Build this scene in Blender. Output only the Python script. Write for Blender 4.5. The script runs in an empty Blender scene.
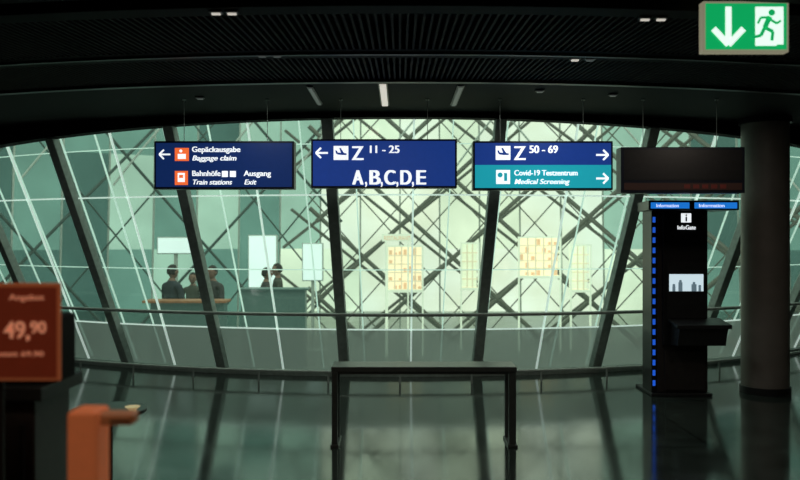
import bpy, math, random
from mathutils import Vector, Matrix
random.seed(7)
F=777.8; CH=1.6
scene=bpy.context.scene
col=scene.collection
AX=18.2; RB=9.0; RT=10.3; HT=2.88
def px(x,d): return (x-400)/F*d
def pz(y,d): return CH+(240-y)/F*d

# ---------- materials ----------
def mat(name, c=(0.5,0.5,0.5), rough=0.5, metal=0.0, emit=None, es=1.0, noise=0.0, nscale=20, bump=0.0, spec=0.5):
    m=bpy.data.materials.new(name); m.use_nodes=True
    nt=m.node_tree; b=nt.nodes['Principled BSDF']
    b.inputs['Base Color'].default_value=(*c,1); b.inputs['Roughness'].default_value=rough
    b.inputs['Metallic'].default_value=metal
    b.inputs['Specular IOR Level'].default_value=spec
    if emit:
        b.inputs['Emission Color'].default_value=(*emit,1); b.inputs['Emission Strength'].default_value=es
    if noise>0 or bump>0:
        tc=nt.nodes.new('ShaderNodeTexCoord'); n=nt.nodes.new('ShaderNodeTexNoise'); n.inputs['Scale'].default_value=nscale
        nt.links.new(tc.outputs['Object'],n.inputs['Vector'])
        if noise>0:
            r=nt.nodes.new('ShaderNodeValToRGB')
            r.color_ramp.elements[0].position=.3; r.color_ramp.elements[1].position=.7
            r.color_ramp.elements[0].color=(*[v*(1-noise) for v in c],1)
            r.color_ramp.elements[1].color=(*[min(1,v*(1+noise)) for v in c],1)
            nt.links.new(n.outputs['Fac'],r.inputs['Fac']); nt.links.new(r.outputs['Color'],b.inputs['Base Color'])
        if bump>0:
            bp=nt.nodes.new('ShaderNodeBump'); bp.inputs['Strength'].default_value=bump; bp.inputs['Distance'].default_value=.01
            nt.links.new(n.outputs['Fac'],bp.inputs['Height']); nt.links.new(bp.outputs['Normal'],b.inputs['Normal'])
    return m
def glass(name, tint, refl=0.06, noise=0.12, haze=0.0, hazecol=(0.5,0.7,0.62), ior=1.25):
    m=bpy.data.materials.new(name); m.use_nodes=True; nt=m.node_tree
    for n in list(nt.nodes): nt.nodes.remove(n)
    o=nt.nodes.new('ShaderNodeOutputMaterial'); t=nt.nodes.new('ShaderNodeBsdfTransparent'); g=nt.nodes.new('ShaderNodeBsdfGlossy')
    g.inputs['Roughness'].default_value=0.02
    tc=nt.nodes.new('ShaderNodeTexCoord'); n=nt.nodes.new('ShaderNodeTexNoise'); n.inputs['Scale'].default_value=0.9
    nt.links.new(tc.outputs['Object'],n.inputs['Vector'])
    r=nt.nodes.new('ShaderNodeValToRGB'); r.color_ramp.elements[0].position=.35; r.color_ramp.elements[1].position=.65
    r.color_ramp.elements[0].color=(*[v*(1-noise) for v in tint],1); r.color_ramp.elements[1].color=(*[min(1,v*(1+noise)) for v in tint],1)
    nt.links.new(n.outputs['Fac'],r.inputs['Fac']); nt.links.new(r.outputs['Color'],t.inputs['Color'])
    last=t
    if haze>0:
        tr=nt.nodes.new('ShaderNodeBsdfTranslucent'); tr.inputs['Color'].default_value=(*hazecol,1)
        mx=nt.nodes.new('ShaderNodeMixShader'); mx.inputs[0].default_value=haze
        nt.links.new(t.outputs[0],mx.inputs[1]); nt.links.new(tr.outputs[0],mx.inputs[2]); last=mx
    fr=nt.nodes.new('ShaderNodeFresnel'); fr.inputs['IOR'].default_value=ior
    m2=nt.nodes.new('ShaderNodeMixShader')
    nt.links.new(fr.outputs[0],m2.inputs[0]); nt.links.new(last.outputs[0],m2.inputs[1]); nt.links.new(g.outputs[0],m2.inputs[2])
    nt.links.new(m2.outputs[0],o.inputs['Surface'])
    return m
def translucent(name,c,es=0.0):
    m=bpy.data.materials.new(name); m.use_nodes=True; nt=m.node_tree
    for n in list(nt.nodes): nt.nodes.remove(n)
    o=nt.nodes.new('ShaderNodeOutputMaterial'); t=nt.nodes.new('ShaderNodeBsdfTranslucent'); t.inputs['Color'].default_value=(*c,1)
    e=nt.nodes.new('ShaderNodeEmission'); e.inputs['Color'].default_value=(*c,1); e.inputs['Strength'].default_value=es
    a=nt.nodes.new('ShaderNodeAddShader'); nt.links.new(t.outputs[0],a.inputs[0]); nt.links.new(e.outputs[0],a.inputs[1])
    nt.links.new(a.outputs[0],o.inputs['Surface']); return m

# ---------- mesh helpers ----------
def empty(name,loc=(0,0,0)):
    e=bpy.data.objects.new(name,None); e.location=loc; e.empty_display_size=.1; col.objects.link(e); return e
def mesh(name,vs,fs,m,parent=None,smooth=False,bevel=0):
    me=bpy.data.meshes.new(name); me.from_pydata([tuple(v) for v in vs],[],fs); me.update()
    ob=bpy.data.objects.new(name,me); col.objects.link(ob)
    if isinstance(m,(list,tuple)):
        for x in m: me.materials.append(x)
    else: me.materials.append(m)
    if smooth:
        for p in me.polygons: p.use_smooth=True
    if bevel>0:
        b=ob.modifiers.new('bevel','BEVEL'); b.width=bevel; b.segments=3; b.limit_method='ANGLE'
    if parent:
        ob.parent=parent; ob.matrix_parent_inverse=Matrix.Translation(-Vector(parent.location))
    return ob
BF=[(0,3,2,1),(4,5,6,7),(0,1,5,4),(1,2,6,5),(2,3,7,6),(3,0,4,7)]
def boxv(x0,x1,y0,y1,z0,z1):
    return [(x0,y0,z0),(x1,y0,z0),(x1,y1,z0),(x0,y1,z0),(x0,y0,z1),(x1,y0,z1),(x1,y1,z1),(x0,y1,z1)]
def box(name,x0,x1,y0,y1,z0,z1,m,parent=None,bevel=0):
    return mesh(name,boxv(x0,x1,y0,y1,z0,z1),BF,m,parent,bevel=bevel)
class Acc:
    def __init__(s): s.v=[]; s.f=[]
    def add(s,vs,fs):
        o=len(s.v); s.v+= [tuple(v) for v in vs]; s.f+=[tuple(i+o for i in f) for f in fs]
    def box(s,*a): s.add(boxv(*a),BF)
    def cyl(s,p,q,r,n=10,r2=None):
        p=Vector(p);q=Vector(q); d=(q-p).normalized(); a=d.orthogonal().normalized(); b=d.cross(a)
        if r2 is None:r2=r
        vs=[p+(a*math.cos(2*math.pi*i/n)+b*math.sin(2*math.pi*i/n))*r for i in range(n)]
        vs+=[q+(a*math.cos(2*math.pi*i/n)+b*math.sin(2*math.pi*i/n))*r2 for i in range(n)]
        fs=[(i,(i+1)%n,n+(i+1)%n,n+i) for i in range(n)]+[tuple(range(n))[::-1],tuple(range(n,2*n))]
        s.add(vs,fs)
    def beam(s,p,q,w,h,up):
        p=Vector(p);q=Vector(q); d=(q-p).normalized(); up=Vector(up); sd=d.cross(up).normalized(); u=sd.cross(d).normalized()
        vs=[]
        for c in (p,q):
            for a,b in ((-1,-1),(1,-1),(1,1),(-1,1)): vs.append(c+sd*a*w/2+u*b*h/2)
        s.add(vs,BF)
    def out(s,name,m,parent=None,smooth=False,bevel=0): return mesh(name,s.v,s.f,m,parent,smooth,bevel)
def curve(name,splines,r,m,parent=None,cyclic=False):
    cu=bpy.data.curves.new(name,'CURVE'); cu.dimensions='3D'; cu.bevel_depth=r; cu.bevel_resolution=2; cu.use_fill_caps=True
    for pts in splines:
        sp=cu.splines.new('POLY'); sp.points.add(len(pts)-1)
        for i,p in enumerate(pts): sp.points[i].co=(*p,1)
    ob=bpy.data.objects.new(name,cu); col.objects.link(ob); cu.materials.append(m)
    if parent:
        ob.parent=parent; ob.matrix_parent_inverse=Matrix.Translation(-Vector(parent.location))
    return ob
def cone(theta,z,dr=0.0):
    r=RB+(RT-RB)*z/HT+dr
    return Vector((r*math.sin(theta),AX-r*math.cos(theta),z))

class Face:
    def __init__(s,parent,d,y=None): s.p=parent; s.d=d; s.y=d if y is None else y; s.k=d/F
    def P(s,u,v,lift): return ((u-400)*s.k, s.y-lift, CH+(240-v)*s.k)
    def poly(s,name,pts,m,lift=.004,th=.003):
        n=len(pts)
        a=sum(pts[i][0]*pts[(i+1)%n][1]-pts[(i+1)%n][0]*pts[i][1] for i in range(n))
        if a>0: pts=pts[::-1]
        vs=[s.P(u,v,lift) for u,v in pts]+[s.P(u,v,lift-th) for u,v in pts]
        fs=[tuple(range(n)),tuple(range(2*n-1,n-1,-1))]+[(i,n+i,n+(i+1)%n,(i+1)%n) for i in range(n)]
        return mesh(name,vs,fs,m,s.p)
    def rect(s,name,u0,u1,v0,v1,m,lift=.004,th=.003): return s.poly(name,[(u0,v0),(u1,v0),(u1,v1),(u0,v1)],m,lift,th)
    def line(s,name,p,q,w,m,lift=.008):
        dx,dy=q[0]-p[0],q[1]-p[1]; L=math.hypot(dx,dy); nx,ny=-dy/L*w/2,dx/L*w/2
        return s.poly(name,[(p[0]+nx,p[1]+ny),(q[0]+nx,q[1]+ny),(q[0]-nx,q[1]-ny),(p[0]-nx,p[1]-ny)],m,lift)
    def disc(s,name,u,v,r,m,lift=.008): return s.poly(name,[(u+r*math.cos(i*math.pi/8),v+r*math.sin(i*math.pi/8)) for i in range(16)],m,lift)
    def text(s,body,u0,u1,vbase,cap,m,italic=False,bold=.0,lift=.006):
        # doubled, slightly shifted copies give the bold weight without distorting the outlines
        for kx in ((0,) if bold<=0 else (-bold,bold)):
            cu=bpy.data.curves.new('text','FONT'); cu.body=body; cu.size=cap*s.k/.70; cu.extrude=.001; cu.offset=.004*cap*s.k
            if italic: cu.shear=.25
            ob=bpy.data.objects.new('text_'+''.join(ch for ch in body.lower() if ch.isalnum())[:12],cu); col.objects.link(ob)
            cu.materials.append(m)
            bpy.context.view_layer.update()
            w=ob.dimensions.x
            ob.scale=((u1-u0)*s.k/max(w,1e-4),1,1)
            P=s.P(u0,vbase,lift)
            ob.rotation_euler=(math.pi/2,0,0); ob.location=(P[0]+kx*cap*s.k,P[1]-(.0006 if kx>0 else 0),P[2])
            ob.parent=s.p; ob.matrix_parent_inverse=Matrix.Translation(-Vector(s.p.location))
        return ob
    def arrow(s,u,v,L,w,m,dirn):
        h=L*.42
        if dirn=='l': a=(-1,0)
        elif dirn=='r': a=(1,0)
        else: a=(0,1)
        px_,py_=-a[1],a[0]
        tip=(u+a[0]*L/2,v+a[1]*L/2); tail=(u-a[0]*L/2,v-a[1]*L/2)
        s.line('arrow_shaft',tail,(tip[0]-a[0]*w*.5,tip[1]-a[1]*w*.5),w,m)
        for sg in (1,-1):
            q=(tip[0]-a[0]*h+px_*h*sg,tip[1]-a[1]*h+py_*h*sg)
            s.line('arrow_barb',(tip[0],tip[1]),q,w,m,lift=.009)
    def plane(s,u,v,r,bg,fg):
        s.rect('icon_plate',u-r*1.05,u+r*1.05,v-r,v+r,bg,.006)
        p=[(-.8,-.35),(-.6,-.35),(-.45,-.05),(0,-.02),(-.25,-.7),(-.02,-.7),(.42,0),(.75,.06),(.85,.2),(.7,.3),(0.1,.3),(-.5,.22),(-.72,.05)]
        s.poly('icon_plane',[(u+a*r,v+b*r) for a,b in p],fg,.009)

# ---------- palette ----------
M_floor=mat('polished_stone_floor',(0.036,0.048,0.043),.13,noise=.3,nscale=3,spec=.5)
nt=M_floor.node_tree; b=nt.nodes['Principled BSDF']
b.inputs['IOR'].default_value=2.2
tc=nt.nodes.new('ShaderNodeTexCoord'); br=nt.nodes.new('ShaderNodeTexBrick'); br.offset=0
br.inputs['Scale'].default_value=1.0; br.inputs['Brick Width'].default_value=1.2; br.inputs['Row Height'].default_value=1.2
br.inputs['Mortar Size'].default_value=.008; br.inputs['Color1'].default_value=(1,1,1,1); br.inputs['Color2'].default_value=(.8,.8,.8,1); br.inputs['Mortar'].default_value=(.2,.2,.2,1)
nt.links.new(tc.outputs['Object'],br.inputs['Vector'])
src=b.inputs['Base Color'].links[0].from_socket
mx=nt.nodes.new('ShaderNodeMixRGB'); mx.blend_type='MULTIPLY'; mx.inputs[0].default_value=1
nt.links.new(src,mx.inputs[1]); nt.links.new(br.outputs['Color'],mx.inputs[2]); nt.links.new(mx.outputs[0],b.inputs['Base Color'])
n2=nt.nodes.new('ShaderNodeTexNoise'); n2.inputs['Scale'].default_value=1.5; mr=nt.nodes.new('ShaderNodeMapRange'); mr.inputs['To Min'].default_value=.05; mr.inputs['To Max'].default_value=.17
nt.links.new(tc.outputs['Object'],n2.inputs['Vector']); nt.links.new(n2.outputs['Fac'],mr.inputs['Value']); nt.links.new(mr.outputs[0],b.inputs['Roughness'])
M_ceil=mat('dark_ceiling_paint',(0.006,0.006,0.006),.8,noise=.2,spec=.2)
M_ring=mat('ceiling_ring_metal',(0.0065,0.0065,0.0063),.7,0,noise=.1,spec=.12)
M_slat=mat('ceiling_slat_metal',(0.034,0.032,0.028),.7,0,noise=.15,spec=.15)
M_wall=mat('dark_wall_plaster',(0.03,0.034,0.034),.8,noise=.2)
M_mull=mat('mullion_steel',(0.38,0.44,0.41),.45,0,noise=.15)
M_white=translucent('joint_white_glow',(0.88,0.98,0.94),.22)  # joints given a faint glow of their own to look bright
M_rail=mat('brushed_steel_rail',(0.5,0.55,0.52),.4,.2,noise=.1)
M_black=mat('black_plastic',(0.012,0.012,0.013),.35,noise=.2)
M_dark=mat('dark_metal',(0.03,0.032,0.033),.4,.4,noise=.15)
M_glass=glass('facade_glass',(0.76,0.92,0.85),noise=.07,haze=.06,hazecol=(0.55,0.74,0.64),ior=1.45)
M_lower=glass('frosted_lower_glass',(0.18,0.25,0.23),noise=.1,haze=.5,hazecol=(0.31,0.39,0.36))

# ---------- shell of the hall ----------
XW=8.5
def slab(name,r,z0,z1,m):
    vs=[];n=68
    for i in range(n+1):
        x=-XW+2*XW*i/n; yb=AX-math.sqrt(r*r-x*x)
        vs+=[(x,-4,z0),(x,yb,z0),(x,yb,z1),(x,-4,z1)]
    fs=[]
    for i in range(n):
        a=4*i;b_=a+4
        fs+=[(a,a+1,b_+1,b_),(a+3,b_+3,b_+2,a+2),(a+1,a+2,b_+2,b_+1),(a,b_,b_+3,a+3)]
    fs+=[(0,3,2,1),(4*n,4*n+1,4*n+2,4*n+3)]
    return mesh(name,vs,fs,m)
slab('floor',RB,-.55,0,M_floor)
slab('ceiling',RT,HT+.12,HT+.5,M_ceil)
box('wall_left',-XW-.2,-XW,-4,15.2,0,HT+.5,M_wall)
box('wall_right',XW,XW+.2,-4,15.2,0,HT+.5,M_wall)
box('wall_back',-XW-.2,XW+.2,-4.2,-4,0,HT+.5,M_wall)

def ring(acc,d0,d1,z0,z1,tm=.62,n=60,drop=0.0):
    r0=AX-d0; r1=AX-d1
    vs=[]
    for i in range(n+1):
        t=-tm+2*tm*i/n; s,c=math.sin(t),math.cos(t)
        zz=z0-drop*t*t
        for r,z in((r0,zz),(r1,zz),(r1,z1),(r0,z1)): vs.append((r*s,AX-r*c,z))
    fs=[]
    for i in range(n):
        a=4*i;b_=a+4
        fs+=[(a,b_,b_+1,a+1),(a+1,b_+1,b_+2,a+2),(a+3,a+2,b_+2,b_+3),(a,a+3,b_+3,b_)]
    acc.add(vs,fs)
e=empty('ceiling_panels',(0,6,HT))
A=Acc()
for d0,d1 in((2.0,3.0),(3.9,4.05),(4.25,4.4),(5.22,5.46),(6.2,7.92)): ring(A,d0,d1,HT,HT+.119)
ring(A,7.78,7.92,HT-.05,HT-.001,drop=.75)
A.out('rings',M_ring,e)
A=Acc()
ring(A,6.2,6.26,HT-.02,HT-.001); ring(A,5.3,5.33,HT-.015,HT-.001)
A.out('ring_trims',M_dark,e)
A=Acc()
for d0,d1 in((3.0,3.9),(4.4,5.22),(5.46,6.2)):
    for i in range(-190,191):
        t=i*.0034
        r0=AX-d0;r1=AX-d1
        p=Vector((r0*math.sin(t),AX-r0*math.cos(t),HT+.03)); q=Vector((r1*math.sin(t),AX-r1*math.cos(t),HT+.03))
        A.beam(p,q,.014,.06,(0,0,1))
A.out('slats',M_slat,e)
M_lamp=mat('lamp_lens',(.8,.8,.8),.4,emit=(1,.93,.82),es=.55)
M_lampdim=mat('lamp_lens_dim',(.12,.12,.12),.4,emit=(.9,1,.95),es=.05)
for (x,y,w,l,mm) in ((216,11,.05,.02,M_lamp),(232,11,.05,.02,M_lamp),(645,17,.05,.02,M_lamp),(661,17,.05,.02,M_lamp),
                  (262,54,.05,.03,M_lampdim),(277,54,.05,.03,M_lampdim),(575,58,.05,.03,M_lamp),(590,58,.05,.03,M_lampdim),(384,94,.055,1.0,M_lamp),(457,95,.035,.9,M_lampdim),(315,95,.03,.8,M_lampdim),(200,97,.05,.04,M_lampdim),(613,94,.05,.04,M_lampdim),(540,90,.05,.04,M_lampdim)):
    d=(HT-CH)*F/(240-y); X=px(x,d)
    l2=l*.5
    ee=empty('ceiling_light',(X,d,HT))
    A=Acc(); A.box(X-w/2-.012,X+w/2+.012,d-l2-.012,d+l2+.012,HT-.012,HT-.002); A.out('housing',M_dark,ee,bevel=.002)
    A=Acc(); A.box(X-w/2,X+w/2,d-l2,d+l2,HT-.022,HT-.0121); A.out('lens',mm,ee,bevel=.003)

# ---------- glass facade (funnel) ----------
TH=[math.radians(a) for a in (-60,-50,-40.5,-31,-22.2,-13.6,-4.1,5.7,15.1,24.5,34,43.5,53,60)]
wf=empty('window_1',(0,9.2,0))
A=Acc();L=Acc();W=Acc();N=6
Hs=.57
for i in range(len(TH)-1):
    for j in range(N):
        a=TH[i]+(TH[i+1]-TH[i])*j/N; c=TH[i]+(TH[i+1]-TH[i])*(j+1)/N
        A.add([cone(a,Hs),cone(c,Hs),cone(c,HT+.1),cone(a,HT+.1)],[(0,1,2,3)])
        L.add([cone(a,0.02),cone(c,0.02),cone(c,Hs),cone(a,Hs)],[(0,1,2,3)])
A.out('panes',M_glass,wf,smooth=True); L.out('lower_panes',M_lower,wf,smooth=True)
A=Acc()
for t in TH:
    n=Vector((math.sin(t),-math.cos(t),0))
    A.beam(cone(t,0,.05),cone(t,HT+.05,.05),.115,.10,n)
A.out('mullions',M_mull,wf,bevel=.008)
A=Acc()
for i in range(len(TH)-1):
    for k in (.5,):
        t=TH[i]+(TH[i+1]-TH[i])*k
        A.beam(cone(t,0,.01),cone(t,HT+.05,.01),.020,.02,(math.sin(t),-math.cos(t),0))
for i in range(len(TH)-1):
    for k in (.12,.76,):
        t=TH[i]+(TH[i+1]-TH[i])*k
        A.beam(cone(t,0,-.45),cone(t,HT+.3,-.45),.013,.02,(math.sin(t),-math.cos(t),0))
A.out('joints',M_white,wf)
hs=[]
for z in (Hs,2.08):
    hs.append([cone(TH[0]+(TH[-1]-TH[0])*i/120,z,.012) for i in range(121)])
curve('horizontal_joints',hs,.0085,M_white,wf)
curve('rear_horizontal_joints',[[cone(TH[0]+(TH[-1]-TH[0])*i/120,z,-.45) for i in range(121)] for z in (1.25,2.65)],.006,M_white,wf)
A=Acc()
for i in range(120):
    a=TH[0]+(TH[-1]-TH[0])*i/120; c=TH[0]+(TH[-1]-TH[0])*(i+1)/120
    A.beam(cone(a,.03,.05),cone(c,.03,.05),.12,.058,(0,0,1))
A.out('sill',M_mull,wf)

# handrail
hr=empty('handrail',(0,8.6,0))
def arc(r,z,t0,t1,n=100): return [(r*math.sin(t0+(t1-t0)*i/n),AX-r*math.cos(t0+(t1-t0)*i/n),z) for i in range(n+1)]
rr=9.56
curve('top_rail',[arc(rr,.766,TH[0],TH[-1])],.02,M_rail,hr)
curve('kick_rail',[arc(rr,.13,TH[0],TH[-1])],.016,M_rail,hr)
A=Acc()
for t in TH:
    A.cyl(cone(t,.766,.05),(rr*math.sin(t),AX-rr*math.cos(t),.75),.01)
for i in range(-12,13):
    t=i*math.radians(4.8)
    A.cyl((rr*math.sin(t),AX-rr*math.cos(t),0),(rr*math.sin(t),AX-rr*math.cos(t),.13),.011)
A.out('posts',M_rail,hr,smooth=False)

# ---------- atrium beyond ----------
ZF=-.6
M_af=mat('atrium_floor_stone',(0.22,0.27,0.25),.4,noise=.15,nscale=2)
box('atrium_floor',-14,14,8.5,24,ZF-.2,ZF,M_af)
SC=6.0; SR=11.0
def sh(phi,z,dr=0): 
    r=SR+dr+ (z-2)*-.12
    return Vector((r*math.sin(phi),SC+r*math.cos(phi),z))
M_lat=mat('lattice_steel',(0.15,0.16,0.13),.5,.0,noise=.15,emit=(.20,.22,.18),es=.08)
M_lats=mat('lattice_steel_teal',(0.07,0.12,0.11),.5,.0,noise=.15)
M_lat2=mat('lattice_steel_light',(0.6,0.68,0.63),.5,noise=.1)
lat=empty('steel_lattice',(0,17,ZF))
def diag(step,slope,dr,ph0=0,z0=ZF,z1=7.5,lo=-1.25,hi=1.25,sgs=(1,-1)):
    out=[]
    dz=z1-z0; n=28
    k=-1.25-dz*slope+ph0
    while k<1.25+dz*slope:
        for sg in sgs:
            pts=[]
            for i in range(n+1):
                z=z0+dz*i/n; ph=k+sg*(slope*(z-z0)+.012*(z-z0)**1.5*.3)
                if lo<=ph<=hi: pts.append(sh(ph,z,dr))
            if len(pts)>1: out.append(pts)
        k+=step
    return out
curve('main_bars',diag(.175,.092,0,lo=-.19,hi=1.2),.048,M_lat,lat)
curve('reflection_bars',diag(.175,.098,.75,.035,lo=-.24,hi=1.2),.034,M_lat,lat)  # second bar layer added to imitate doubled reflections of the lattice
curve('fine_bars',diag(.0975,.070,.5,.03,lo=-.19,hi=.62),.014,M_lat,lat)
curve('outer_bars',diag(.30,.07,.3,.1,hi=-.1),.030,M_lats,lat)
curve('outer_reflection_bars',diag(.30,.06,.75,.16,hi=-.1),.018,M_lats,lat)  # side bars doubled the same way, standing in for reflections
ribs=[]
for k in range(9):
    a0=-1.2+k*.16
    ribs.append([sh(a0+.62*(i/30),ZF+1.2+5.5*math.sin(math.pi*(.12+.55*i/30)),-.8) for i in range(31)])
for k in range(4):
    a0=.95-k*.2
    ribs.append([sh(a0-.62*(i/30),ZF+1.0+5.5*math.sin(math.pi*(.12+.55*i/30)),-.8) for i in range(31)])
curve('sweeping_ribs',ribs,.02,M_lat2,lat)
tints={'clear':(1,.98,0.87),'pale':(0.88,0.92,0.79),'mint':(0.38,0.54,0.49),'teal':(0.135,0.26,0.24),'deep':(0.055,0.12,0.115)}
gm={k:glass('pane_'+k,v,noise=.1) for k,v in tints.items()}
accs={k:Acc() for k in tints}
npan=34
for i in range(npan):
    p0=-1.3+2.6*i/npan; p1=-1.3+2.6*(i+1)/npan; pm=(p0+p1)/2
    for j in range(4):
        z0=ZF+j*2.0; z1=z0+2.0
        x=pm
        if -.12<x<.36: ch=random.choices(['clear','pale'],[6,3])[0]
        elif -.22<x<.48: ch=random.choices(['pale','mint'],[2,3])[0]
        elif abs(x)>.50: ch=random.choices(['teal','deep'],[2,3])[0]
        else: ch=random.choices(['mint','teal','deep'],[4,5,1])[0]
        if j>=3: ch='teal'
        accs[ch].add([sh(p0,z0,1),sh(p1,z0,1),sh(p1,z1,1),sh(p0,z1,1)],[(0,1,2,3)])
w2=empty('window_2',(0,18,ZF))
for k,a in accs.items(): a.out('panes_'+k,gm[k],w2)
A=Acc()
for i in range(npan+1):
    p=-1.3+2.6*i/npan; n=(math.sin(p),math.cos(p),0)
    A.beam(sh(p,ZF,.98),sh(p,7.4,.98),.035,.05,n)
A.out('frames',M_lat2,w2)

# shop windows, warm
M_warm=mat('shop_interior_light',(.6,.5,.35),.5,emit=(1,.84,.60),es=1.0)
M_warm2=mat('shop_shelf_goods',(.6,.4,.25),.6,emit=(1,.62,.38),es=.6)
M_cream=mat('shop_frame_glow',(0.62,0.66,0.55),.6,noise=.08,emit=(.9,.95,.75),es=.7)  # frame given its own glow to blend into the bright backdrop
M_cream3=mat('shop_shelving',(0.6,0.55,0.42),.6,noise=.08,emit=(.9,.78,.55),es=.65)
for (x0,x1,y0,y1,d,gr) in ((388,422,247,290,14.8,1),(520,560,238,276,15.4,1),(572,590,246,290,15.6,0),(462,478,244,288,15.6,0)):
    xx0,xx1=px(x0,d),px(x1,d); zt=pz(y0,d); zb=pz(y1,d)
    s=empty('shop_window',((xx0+xx1)/2,d,ZF))
    A=Acc()
    A.box(xx0-.03,xx0,d,d+.06,ZF,zt+.03); A.box(xx1,xx1+.03,d,d+.06,ZF,zt+.03); A.box(xx0,xx1,d,d+.3,zt,zt+.03); A.box(xx0,xx1,d,d+.3,zb-.05,zb)
    A.out('casing',M_cream,s)
    box('backlight',xx0,xx1,d+.25,d+.29,zb,zt,M_warm if gr else M_cream,s)
    A=Acc(); B=Acc(); nn=5 if gr else 3
    for i in range(1,nn): 
        X=xx0+(xx1-xx0)*i/nn; A.box(X-.012,X+.012,d+.02,d+.06,zb,zt)
    for i in range(0,5):
        Z=zb+(zt-zb)*i/5; A.box(xx0,xx1,d+.08,d+.24,Z-.012,Z+.012)
        if gr:
            for q in range(7):
                if random.random()<.5:
                    X=xx0+(xx1-xx0)*(q+.2)/7; B.box(X,X+.06,d+.12,d+.2,Z+.012,Z+.012+random.uniform(.04,.13))
    A.out('shelves',M_cream3,s)
    if gr: B.out('goods',M_warm2,s)
sg=empty('shop_name_sign',(px(397,14.8),14.7,pz(237,14.8)))
f=Face(sg,14.8,14.7)
f.rect('panel',382,412,234,241.5,M_cream,0,.04)
f.text('RESTAURANT',384,410,240,4,M_warm2)
A=Acc(); A.cyl((px(386,14.8),14.72,ZF),(px(386,14.8),14.72,pz(241,14.8)),.015); A.cyl((px(408,14.8),14.72,ZF),(px(408,14.8),14.72,pz(241,14.8)),.015); A.out('posts',M_cream,sg)
M_scr=mat('lit_hall_window',(.5,.5,.5),.3,emit=(.85,1,.95),es=.95)
for (x0,x1,y0,y1,d) in ((158,192,238,253,15.0),(249,276,236,287,15.0),(303,322,244,280,15.4)):
    X0,X1=px(x0,d),px(x1,d); zt,zb=pz(y0,d),pz(y1,d)
    s=empty('display_screen',((X0+X1)/2,d,ZF))
    box('housing',X0-.02,X1+.02,d,d+.12,zb-.02,zt+.02,M_lat2,s,.01)
    box('screen',X0,X1,d-.012,d-.001,zb,zt,M_scr,s)
    A=Acc(); A.box((X0+X1)/2-.03,(X0+X1)/2+.03,d+.03,d+.09,ZF,zb-.02); A.box((X0+X1)/2-.3,(X0+X1)/2+.3,d-.15,d+.2,ZF,ZF+.03); A.out('stand',M_lat2,s)
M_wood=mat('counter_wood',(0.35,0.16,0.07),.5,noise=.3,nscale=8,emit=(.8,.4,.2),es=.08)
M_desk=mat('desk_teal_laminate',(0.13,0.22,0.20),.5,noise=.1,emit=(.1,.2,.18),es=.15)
c=empty('service_counter',(-3.9,12.3,ZF))
box('body',-3.9,-2.75,12.15,12.4,ZF,.62,M_desk,c,.01)
box('top',-4.0,-2.7,12.05,12.45,.62,.66,M_wood,c,.01)
c=empty('reception_desk',(-2.2,12.6,ZF))
box('body',-2.6,-1.55,12.7,12.95,ZF,.78,M_desk,c,.01)
box('top',-2.65,-1.5,12.65,13.0,.78,.81,M_desk,c,.01)

# ---------- people ----------
M_skin=mat('skin',(0.30,0.17,0.12),.5,noise=.05); M_hair=mat('hair_dark',(0.015,0.012,0.01),.6,bump=.3,nscale=60)
M_eye=mat('eye',(0.02,0.02,0.02),.2); M_lip=mat('lip',(0.3,0.1,0.09),.5); M_shoe=mat('shoe_leather',(0.01,0.01,0.01),.4,noise=.2)
def skin_mesh(verts,edges,radii,sub=2):
    me=bpy.data.meshes.new('tmp'); me.from_pydata(verts,edges,[]); ob=bpy.data.objects.new('tmp',me); col.objects.link(ob)
    m=ob.modifiers.new('s','SKIN'); m.use_smooth_shade=True
    for i,r in enumerate(radii):
        r=r if isinstance(r,tuple) else (r,r)
        me.skin_vertices[0].data[i].radius=r
    me.skin_vertices[0].data[0].use_root=True
    su=ob.modifiers.new('u','SUBSURF'); su.levels=sub; su.render_levels=sub
    dg=bpy.context.evaluated_depsgraph_get(); dg.update()
    nm=bpy.data.meshes.new_from_object(ob.evaluated_get(dg))
    bpy.data.objects.remove(ob); return nm
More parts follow.
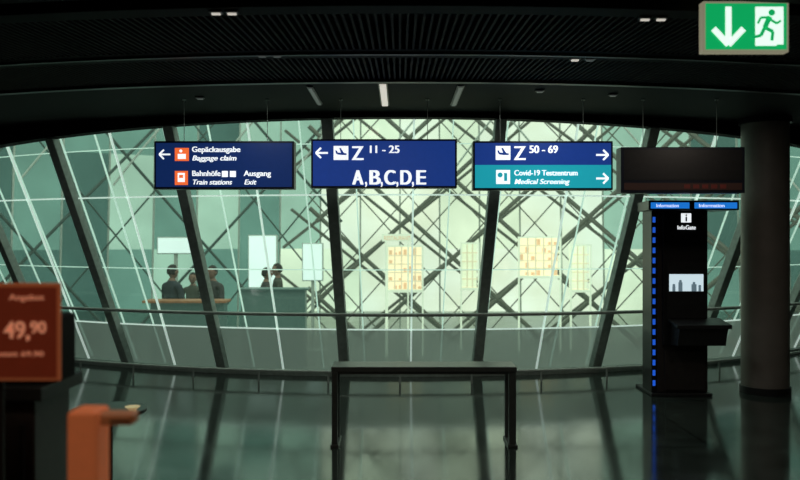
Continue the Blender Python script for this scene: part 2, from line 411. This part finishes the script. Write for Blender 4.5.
def person(x,y,z,head,shirt,trous,arm='down',h=1.75,step=0.0):
    R=Matrix.Translation((x,y,z))@Matrix.Rotation(head,4,'Z')@Matrix.Scale(h/1.75,4)
    root=empty('person',(x,y,z))
    def place(me,name,mats,smooth=True):
        me.transform(R)
        me.materials.clear()
        for mm in mats: me.materials.append(mm)
        for p in me.polygons: p.use_smooth=smooth
        ob=bpy.data.objects.new(name,me); col.objects.link(ob); ob.parent=root; ob.matrix_parent_inverse=Matrix.Translation(-Vector(root.location)); return ob
    st=step
    V=[(0,0,.96),(0,0,1.1),(0,.01,1.27),(0,0,1.42),(0,.0,1.50),(0,.01,1.56)]
    Rr=[(.15,.105),(.13,.1),(.155,.11),(.12,.085),(.055,.055),(.052,.052)]
    E=[(0,1),(1,2),(2,3),(3,4),(4,5)]
    hands=[]
    for sg in(-1,1):
        i=len(V); sf=sg*st
        V+= [(sg*.095,0,.88),(sg*.10,.02+sf*.5,.50),(sg*.10,-.02+sf,.10),(sg*.105,.03+sf,.05),(sg*.115,.15+sf,.035)]
        Rr+=[(.092,.095),(.06,.06),(.04,.042),(.042,.04),(.038,.028)]
        E+=[(0,i),(i,i+1),(i+1,i+2),(i+2,i+3),(i+3,i+4)]
        j=len(V)
        if arm=='down' or (arm=='one' and sg<0): pts=[(sg*.185,0,1.41),(sg*.235,-.02,1.13),(sg*.24,.06,.88)]
        else: pts=[(sg*.185,0,1.41),(sg*.24,.04,1.14),(sg*.16,.28,1.10)]
        V+=pts; Rr+=[.058,.044,.03]
        E+=[(3,j),(j,j+1),(j+1,j+2)]
        hands.append((sg,Vector(pts[1]),Vector(pts[2])))
    me=skin_mesh(V,E,Rr)
    ob=place(me,'body',[shirt,trous,M_shoe,M_skin])
    inv=R.inverted()
    for p in me.polygons:
        c_=inv@p.center
        p.material_index=3 if (c_.z>1.5 and abs(c_.x)<.1) else 0 if c_.z>.95 or abs(c_.x)>.19 else (2 if c_.z<.09 else 1)
    for sg,el,wr in hands:
        d=(wr-el).normalized()
        if abs(d.z)>.7: sp=Vector((0,1,0)); cl=Vector((-sg,0,0))
        else: sp=Vector((-sg,0,0)); cl=Vector((0,0,-1))
        base=wr
        V=[base,base+d*.045,base+d*.085]; E=[(0,1),(1,2)]; Rr=[(.026,.02),(.034,.018),(.034,.015)]
        for k,(o,l) in enumerate(((-.03,.06),(-.01,.075),(.01,.08),(.028,.07))):
            i=len(V); b0=base+d*.085+sp*o
            V+=[b0,b0+d*l*.5+cl*.008,b0+d*l*.95+cl*.03]; Rr+=[.0095,.009,.007]; E+=[(2,i),(i,i+1),(i+1,i+2)]
        i=len(V); V+=[base+d*.03+sp*.035,base+d*.065+sp*.055+cl*.01,base+d*.095+sp*.055+cl*.02]; Rr+=[.012,.01,.008]; E+=[(0,i),(i,i+1),(i+1,i+2)]
        me=skin_mesh([tuple(v) for v in V],E,Rr,1); place(me,'hand',[M_skin])
    import bmesh
    def sphere(c0,s,u=20,v=14,fn=None):
        bm=bmesh.new(); bmesh.ops.create_uvsphere(bm,u_segments=u,v_segments=v,radius=1)
        for q in bm.verts:
            co=q.co.copy()
            if fn: co=fn(co)
            q.co=Vector((co.x*s[0]+c0[0],co.y*s[1]+c0[1],co.z*s[2]+c0[2]))
        m_=bpy.data.meshes.new('h'); bm.to_mesh(m_); bm.free(); return m_
    def hf(co):
        if co.z<0: co.x*=1-.28*(-co.z); co.y=co.y*(1-.15*(-co.z))+.1*(-co.z)
        return co
    H=(0,.02,1.64)
    place(sphere(H,(.073,.092,.115),fn=hf),'head',[M_skin])
    place(sphere((0,H[1]+.095,1.63),(.012,.02,.022)),'nose',[M_skin])
    for sg in(-1,1):
        place(sphere((sg*.075,H[1]-.005,1.635),(.008,.018,.03)),'ear',[M_skin])
        place(sphere((sg*.03,H[1]+.078,1.65),(.012,.01,.008)),'eye',[M_eye])
    place(sphere((0,H[1]+.082,1.585),(.024,.012,.007)),'mouth',[M_lip])
    def hr_(co):
        if co.y>.2 and co.z<.45: co.y=.2
        if co.z<-.5: co.z=-.5
        return co
    place(sphere((0,H[1]-.008,1.655),(.080,.098,.112),fn=hr_),'hair',[M_hair])
    return root
def cm(n,c): return mat(n,c,.8,noise=.15)
navy=cm('jacket_navy',(.03,.045,.06)); char=cm('jacket_charcoal',(.05,.05,.05)); olive=cm('coat_olive',(.07,.08,.06)); den=cm('trousers_dark',(.02,.025,.035))
person(px(171,12.9),12.95,ZF,math.radians(-35),navy,den,'both',1.78)
person(px(213,13.2),13.2,ZF,math.radians(150),char,den,'both',1.76)
person(px(266,13.9),13.9,ZF,math.radians(-70),char,den,'one',1.70,.12)
person(px(278,14.3),14.3,ZF,math.radians(100),olive,den,'down',1.76)
person(px(190,14.0),14.2,ZF,math.radians(180),olive,den,'both',1.60)

# ---------- hanging signs ----------
M_white_e=mat('sign_white_lit',(.8,.8,.8),.4,emit=(.92,.97,1),es=.95)
M_blue=mat('sign_blue_lit',(0.01,0.03,0.2),.3,emit=(0.010,0.042,0.235),es=.75,noise=.1)
M_blue1=mat('sign_blue_dim',(0.008,0.02,0.09),.3,emit=(0.006,0.024,0.115),es=.7,noise=.1)
M_teal=mat('sign_teal_lit',(0.01,0.25,0.3),.3,emit=(0.012,0.36,0.45),es=.75)
M_orange=mat('sign_orange_lit',(.6,.1,.02),.3,emit=(1,.17,.04),es=.8)
M_case=mat('sign_case',(0.012,0.016,0.03),.35,.3,noise=.1)
SD=7.0
def sign(name,x0,x1,y0,y1,face,d=SD,dep=.14):
    X0,X1=px(x0,d),px(x1,d); Z1,Z0=pz(y0,d),pz(y1,d)
    s=empty(name,((X0+X1)/2,d,(Z0+Z1)/2))
    box('case',X0,X1,d,d+dep,Z0,Z1,M_case,s,.006)
    f=Face(s,d)
    if face: f.rect('face',x0+2,x1-2,y0+2,y1-2,face,.003,.0029)
    A=Acc()
    for xx in (X0+.2*(X1-X0),X1-.2*(X1-X0)): 
        A.cyl((xx,d+dep/2,Z1-.002),(xx,d+dep/2,HT-.0005),.003); A.cyl((xx,d+dep/2,HT-.01),(xx,d+dep/2,HT-.0004),.015)
    A.out('suspension_rods',M_rail,s)
    return s,f
B1=.035
s,f=sign('wayfinding_sign',154,294,141,189,M_blue1)
f.arrow(165,154.5,11,1.6,M_white_e,'l')
f.rect('baggage_icon',175,189,148,161,M_orange,.006); f.rect('suitcase',178,186,154,159,M_white_e,.009); f.disc('person_dot',181,151,1.5,M_white_e)
f.text('Gepäckausgabe',192,240,152,5.4,M_white_e,bold=B1); f.text('Baggage claim',192,236,160.5,5,M_white_e,True,bold=B1)
f.rect('train_icon',175,188,171,185,M_orange,.006); f.rect('train_front',178,185,173,182,M_white_e,.009); f.rect('train_window',179.5,183.5,175,178,M_orange,.012)
f.text('Bahnhöfe',192,220,176,5.4,M_white_e,bold=B1); f.rect('s_icon',222,228,171,177,M_white_e,.006); f.rect('u_icon',230,236,171,177,M_white_e,.006)
f.text('Train stations',192,231,184.5,5,M_white_e,True,bold=B1)
f.text('Ausgang',244,271,176,5.4,M_white_e,bold=B1); f.text('Exit',244,256,184.5,5,M_white_e,True,bold=B1)
s,f=sign('wayfinding_sign',311,457,139,188,M_blue)
f.arrow(322,153,12,1.9,M_white_e,'l'); f.plane(341,153,7,M_white_e,M_blue)
f.text('Z',352,363,160,14,M_white_e,bold=.04); f.text('11 - 25',368,397,153,7.5,M_white_e,bold=.05)
for i,ch in enumerate('ABCDE'):
    u=353+i*15.6; f.text(ch,u,u+(10 if ch!='E' else 8.5),184.5,14.5,M_white_e,bold=.055)
    if i<4: f.text(',',u+11.8,u+13.4,184.5,14.5,M_white_e,bold=.02)
s,f=sign('wayfinding_sign',473,613,141,190,M_blue)
f.rect('lower_band',475,611,165,188,M_teal,.005)
f.plane(503,153,7,M_white_e,M_blue); f.text('Z',514,525,160,14,M_white_e,bold=.04); f.text('50 - 69',529,557,153,7.5,M_white_e,bold=.05)
f.arrow(602,155,12,1.9,M_white_e,'r'); f.arrow(602,178.5,12,1.9,M_white_e,'r')
f.rect('test_icon',496,510,170,184,M_white_e,.007); f.disc('virus',500,175,2.5,M_teal,.010); f.rect('tube',504,507,173,181,M_teal,.010)
f.text('Covid-19 Testzentrum',514,577,175.5,5.4,M_white_e,lift=.009,bold=B1); f.text('Medical Screening',514,569,184,5,M_white_e,True,lift=.009,bold=B1)
M_redtxt=mat('unlit_red_lettering',(.25,.03,.02),.5,noise=.1)
s,f=sign('wayfinding_sign',621,745,147,193,None,dep=.16)
f.rect('panel',624,742,150,180,M_black,.004,.0035); f.rect('lower_strip',624,742,183,190,mat('unlit_brown',(0.07,0.025,0.018),.5),.004,.0035)
for i in range(5): f.rect('letter_block',684+i*9,690+i*9,184.5,188.5,M_redtxt,.006)

# exit sign
M_green=mat('exit_green_lit',(0,.3,.1),.3,emit=(0.004,.36,.10),es=1.0); M_exw=mat('exit_white_lit',(.8,.8,.8),.3,emit=(.85,1,.92),es=1.0); M_cream2=mat('exit_case',(.45,.42,.30),.4,emit=(.8,.75,.5),es=.25)
ED=4.2
s=empty('emergency_exit_sign',(px(746,ED),ED,pz(26,ED)))
box('case',px(703,ED),px(789,ED),ED,ED+.06,pz(52,ED),pz(1,ED),M_cream2,s,.004)
f=Face(s,ED)
f.rect('face',705.5,786.5,3.5,49.5,M_green,.003,.0029)
f.line('arrow_shaft',(728,7),(728,40),6,M_exw); f.line('arrow_barb',(728,45),(713,29),6,M_exw,.009); f.line('arrow_barb',(728,45),(743,29),6,M_exw,.0095)
f.rect('doorway',755,783,7,46,M_exw,.006)
g=M_green
f.disc('runner_head',771,13,3.2,g,.010)
for p,q,w in (((769,17),(764,28),5),((769,18),(760,18),2.4),((760,18),(757,24),2.2),((768,19),(776,24),2.4),((776,24),(780,21),2.2),((764,28),(772,32),3.4),((772,32),(771,41),3),((764,28),(760,36),3.4),((760,36),(751,38),3)):
    f.line('runner_limb',p,q,w,g,.011)
f.line('door_leaf',(783,46),(776,46),2,g,.010)
A=Acc()
for xx in (px(720,ED),px(772,ED)): A.cyl((xx,ED+.03,pz(1,ED)-.003),(xx,ED+.03,HT+.12),.006)
A.out('suspension_rods',M_dark,s)

# ---------- column ----------
M_col=mat('column_paint',(0.20,0.185,0.165),.5,noise=.08,nscale=6)
cx,cy=px(765,8.2),8.2
s=empty('column',(cx,cy,0))
A=Acc(); A.cyl((cx,cy,0),(cx,cy,HT),.236,64); o=A.out('shaft',M_col,s,smooth=False,bevel=.004)
A=Acc(); A.cyl((cx,cy,0),(cx,cy,.07),.25,48); A.out('base_collar',M_dark,s,bevel=.004)
A=Acc(); A.cyl((cx,cy,HT-.06),(cx,cy,HT-.001),.26,48); A.out('top_collar',M_dark,s)

# ---------- kiosk ----------
KD=8.0
M_kb=mat('kiosk_body',(0.035,0.03,0.028),.3,noise=.15); M_led=mat('led_blue',(0,0.05,.4),.3,emit=(0.02,.13,.8),es=.7)
M_hd=mat('kiosk_header_blue',(0,0.1,.5),.3,emit=(0.015,.22,.8),es=.75)
s=empty('information_kiosk',(px(680,KD),KD,0))
X=lambda x:px(x,KD)
Z=lambda y:pz(y,KD)
box('base',X(650),X(711),KD-.05,KD+.5,0,.03,M_dark,s,.01)
box('body',X(657),X(708),KD,KD+.34,.03,Z(208),M_kb,s,.015)
box('side_pylon',X(651.5),X(657),KD+.0,KD+.3,.03,Z(208),M_black,s,.005)
box('front_plate',X(662),X(706),KD-.03,KD,Z(345),Z(212),M_black,s,.008)
box('lower_plate',X(664),X(704),KD-.02,KD,Z(390),Z(350),M_kb,s,.008)
A=Acc()
n=17
for i in range(n):
    y0=217+i*10.2; A.box(X(652.6),X(655.2),KD-.008,KD+.001,Z(y0+5.5),Z(y0))
A.out('led_strip',M_led,s)
hv=[(X(645),KD-.12),(X(734),KD-.12),(X(730),KD+.42),(X(650),KD+.42)]
vs=[(a,b_,Z(210.5)) for a,b_ in hv]+[(a,b_,Z(201)) for a,b_ in hv]
mesh('header',vs,BF,M_black,s,bevel=.004)
f=Face(s,KD,KD-.12)
f.rect('header_light_left',647,685,203,209,M_hd,.004); f.rect('header_light_right',690,732,203,209,M_hd,.004)
f.text('Information',652,674,207.7,3.4,M_white_e,lift=.007); f.text('Information',694,719,207.7,3.4,M_white_e,lift=.007)
f=Face(s,KD,KD-.03)
f.rect('i_plate',680,690,213.5,222.5,M_white_e,.004); f.rect('i_stem',684.2,685.8,217,221.5,M_black,.007); f.rect('i_dot',684.2,685.8,214.5,216,M_black,.007)
f.text('InfoGate',676,694,229.5,4.2,M_white_e,bold=.02)
f.rect('monitor_frame',666,705,262,318,M_dark,.006); 
f.rect('screen',668,702,274,291,mat('kiosk_screen',(.5,.5,.5),.2,emit=(.62,.78,.85),es=.9),.009)
M_fig=mat('screen_picture_grey',(.1,.12,.14),.4,emit=(.2,.3,.36),es=.5)
for i,(a,w_,h_) in enumerate(((671,3,5),(677,4,9),(690,5,7),(697,2.5,4))):
    f.rect('screen_figure',a,a+w_,291-h_,291,M_fig,.012); f.disc('screen_figure_head',a+w_/2,291-h_-1,1.4,M_fig,.012)
f.disc('camera',685,267,1.6,M_black,.010)
A=Acc()
xs0,xs1=X(667),X(720)
A.add([(xs0,KD-.3,Z(326)),(xs1,KD-.3,Z(326)),(xs1,KD+.02,Z(320)),(xs0,KD+.02,Z(320)),(xs0,KD-.3,Z(322)),(xs1,KD-.3,Z(322)),(xs1,KD+.02,Z(318)),(xs0,KD+.02,Z(318))],BF)
A.add([(xs0+.03,KD-.22,Z(343)),(xs1-.03,KD-.22,Z(343)),(xs1-.03,KD-.031,Z(345)),(xs0+.03,KD-.031,Z(345)),(xs0+.03,KD-.28,Z(325)),(xs1-.03,KD-.28,Z(325)),(xs1-.03,KD-.031,Z(322)),(xs0+.03,KD-.031,Z(322))],BF)
A.out('console',M_dark,s,bevel=.006)

# ---------- bench ----------
BD=6.0
M_bench=mat('bench_metal',(0.10,0.115,0.11),.35,.1,noise=.1)
X0,X1=px(331,BD),px(517,BD); zt=pz(367,BD)
s=empty('bench',((X0+X1)/2,BD+.2,0))
box('top',X0,X1,BD,BD+.28,zt-.04,zt,M_bench,s,.006)
for nm,a,b_ in (('leg_1',X0+.005,X0+.05),('leg_2',X1-.06,X1-.005)):
    box(nm,a,b_,BD+.005,BD+.05,0,zt-.04,M_bench,s,.004); box(nm+'_rear',a,b_,BD+.23,BD+.275,0,zt-.04,M_bench,s,.004)
    box(nm+'_foot',a-.01,b_+.01,BD-.01,BD+.29,0.0,.02,M_bench,s,.003)
A=Acc(); A.box(X0+.05,X1-.06,BD+.02,BD+.045,zt-.06,zt-.04); A.box(X0+.05,X1-.06,BD+.235,BD+.26,zt-.06,zt-.04); A.out('apron',M_bench,s)

# ---------- foreground left ----------
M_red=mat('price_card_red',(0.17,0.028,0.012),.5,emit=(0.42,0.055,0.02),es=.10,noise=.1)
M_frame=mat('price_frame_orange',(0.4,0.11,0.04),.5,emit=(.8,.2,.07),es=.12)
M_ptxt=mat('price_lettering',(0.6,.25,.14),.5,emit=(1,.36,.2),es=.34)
PD=2.4
s=empty('price_sign',(px(10,PD),PD,0))
f=Face(s,PD)
box('panel',px(-45,PD),px(60,PD),PD,PD+.012,pz(381,PD),pz(283,PD),M_frame,s,.003)
f.rect('card',-42,57,287,377.5,M_red,.003,.0029)
f.text('Angebot',10,45,300,6,M_ptxt); f.text('49,',5,30,338,17,M_ptxt,bold=.045); f.text('90',31,46,333,12,M_ptxt,bold=.045); f.text('statt 69,90',0,44,356,5,M_ptxt)
A=Acc(); A.cyl((px(-5,PD),PD+.03,0.02),(px(-5,PD),PD+.03,pz(285,PD)),.012,16); A.cyl((px(-5,PD),PD+.03,0),(px(-5,PD),PD+.03,.02),.12,24); A.out('stand',M_black,s)
CD=2.75
s=empty('display_cabinet',(px(0,CD),CD,0))
box('carcass',px(-80,CD),px(34,CD),CD,CD+.3,0.05,pz(400,CD),M_kb,s,.01)
box('upper_box',px(-80,CD),px(50,CD),CD+.05,CD+.22,pz(395,CD)+.03,pz(318,CD),M_ring,s,.01)
box('tabletop',px(-85,CD),px(45,CD),CD-.03,CD+.33,pz(400,CD),pz(395,CD)+.03,M_dark,s,.005)
A=Acc(); A.box(px(-75,CD),px(30,CD),CD+.03,CD+.27,0,.05); A.box(px(22,CD),px(26,CD),CD-.02,CD,.1,.95); A.out('plinth_handle',M_dark,s)
OD=2.1
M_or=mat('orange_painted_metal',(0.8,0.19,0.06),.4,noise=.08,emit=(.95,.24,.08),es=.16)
s=empty('ticket_barrier_post',(px(88,OD),OD,0))
box('pillar',px(66,OD),px(97,OD),OD,OD+.1,.02,pz(412,OD),M_or,s,.012)
box('foot',px(60,OD),px(105,OD),OD-.03,OD+.13,0,.02,M_dark,s,.005)
box('reader_head',px(90,OD),px(130,OD),OD+.02,OD+.08,pz(428,OD),pz(415.5,OD),mat('reader_tan',(0.5,0.18,0.08),.4,noise=.1,emit=(.9,.3,.1),es=.05),s,.01)
box('reader_slot',px(108,OD),px(128,OD),OD+.015,OD+.02,pz(424,OD),pz(422,OD),M_black,s)
TD=4.2
s=empty('side_table',(px(108,TD),TD,0))
tx,ty,tz=px(108,TD),TD,pz(409,TD)
A=Acc(); A.cyl((tx,ty,tz-.02),(tx,ty,tz),.2,40); A.cyl((tx,ty,.02),(tx,ty,tz-.02),.025,16); A.cyl((tx,ty,0),(tx,ty,.02),.17,32); A.out('table',M_black,s,bevel=.003)
A=Acc(); A.cyl((tx+.15,ty-.05,tz),(tx+.15,ty-.05,tz+.008),.02,24); A.cyl((tx+.15,ty-.05,tz+.008),(tx+.15,ty-.05,tz+.025),.02,24,.04); A.out('glint_dish',mat('glint_yellow',(.8,.6,.3),.3,noise=.1,emit=(1,.75,.35),es=.3),s)  # dish added with its own glow to stand for a yellow glint

# ---------- lights ----------
def area(name,loc,size,power,color,rot=(0,0,0)):
    l=bpy.data.lights.new(name,'AREA'); l.size=size; l.energy=power; l.color=color; o=bpy.data.objects.new(name,l); o.location=loc; o.rotation_euler=rot; col.objects.link(o); return o
area('fill_lamp',(-1.0,1.6,HT-.05),.3,7,(1,.8,.6))  # lamp added to brighten the foreground post
area('fill_lamp',(3.0,5.5,HT-.05),.3,8,(1,.86,.72))  # lamp added to brighten the column side
area('fill_lamp',(0,3.2,HT-.05),.5,6,(1,.93,.8))  # added fill for the middle of the hall
for xx in (-4,-1.3,1.3): area('fill_lamp',(xx,6.3,HT-.05),.3,5,(.95,1,.93))  # added fill lamps along the facade

w=bpy.data.worlds.new('sky'); scene.world=w; w.use_nodes=True
bg=w.node_tree.nodes['Background']
wt=w.node_tree
tcw=wt.nodes.new('ShaderNodeTexCoord'); nz=wt.nodes.new('ShaderNodeTexNoise'); nz.inputs['Scale'].default_value=3
rp=wt.nodes.new('ShaderNodeValToRGB'); rp.color_ramp.elements[0].color=(.80,.87,.76,1); rp.color_ramp.elements[1].color=(1,.99,.86,1)
rp.color_ramp.elements[0].position=.35; rp.color_ramp.elements[1].position=.65
wt.links.new(tcw.outputs['Generated'],nz.inputs['Vector']); wt.links.new(nz.outputs['Fac'],rp.inputs['Fac']); wt.links.new(rp.outputs['Color'],bg.inputs['Color'])
bg.inputs['Strength'].default_value=1.25

cd=bpy.data.cameras.new('camera'); cd.lens=35; cd.sensor_width=36
cam=bpy.data.objects.new('camera',cd); col.objects.link(cam); cam.location=(0,0,CH); cam.rotation_euler=(math.pi/2,0,0)
cd.dof.use_dof=True; cd.dof.focus_distance=7.1; cd.dof.aperture_fstop=1.6
scene.camera=cam
scene.view_settings.view_transform='Standard'
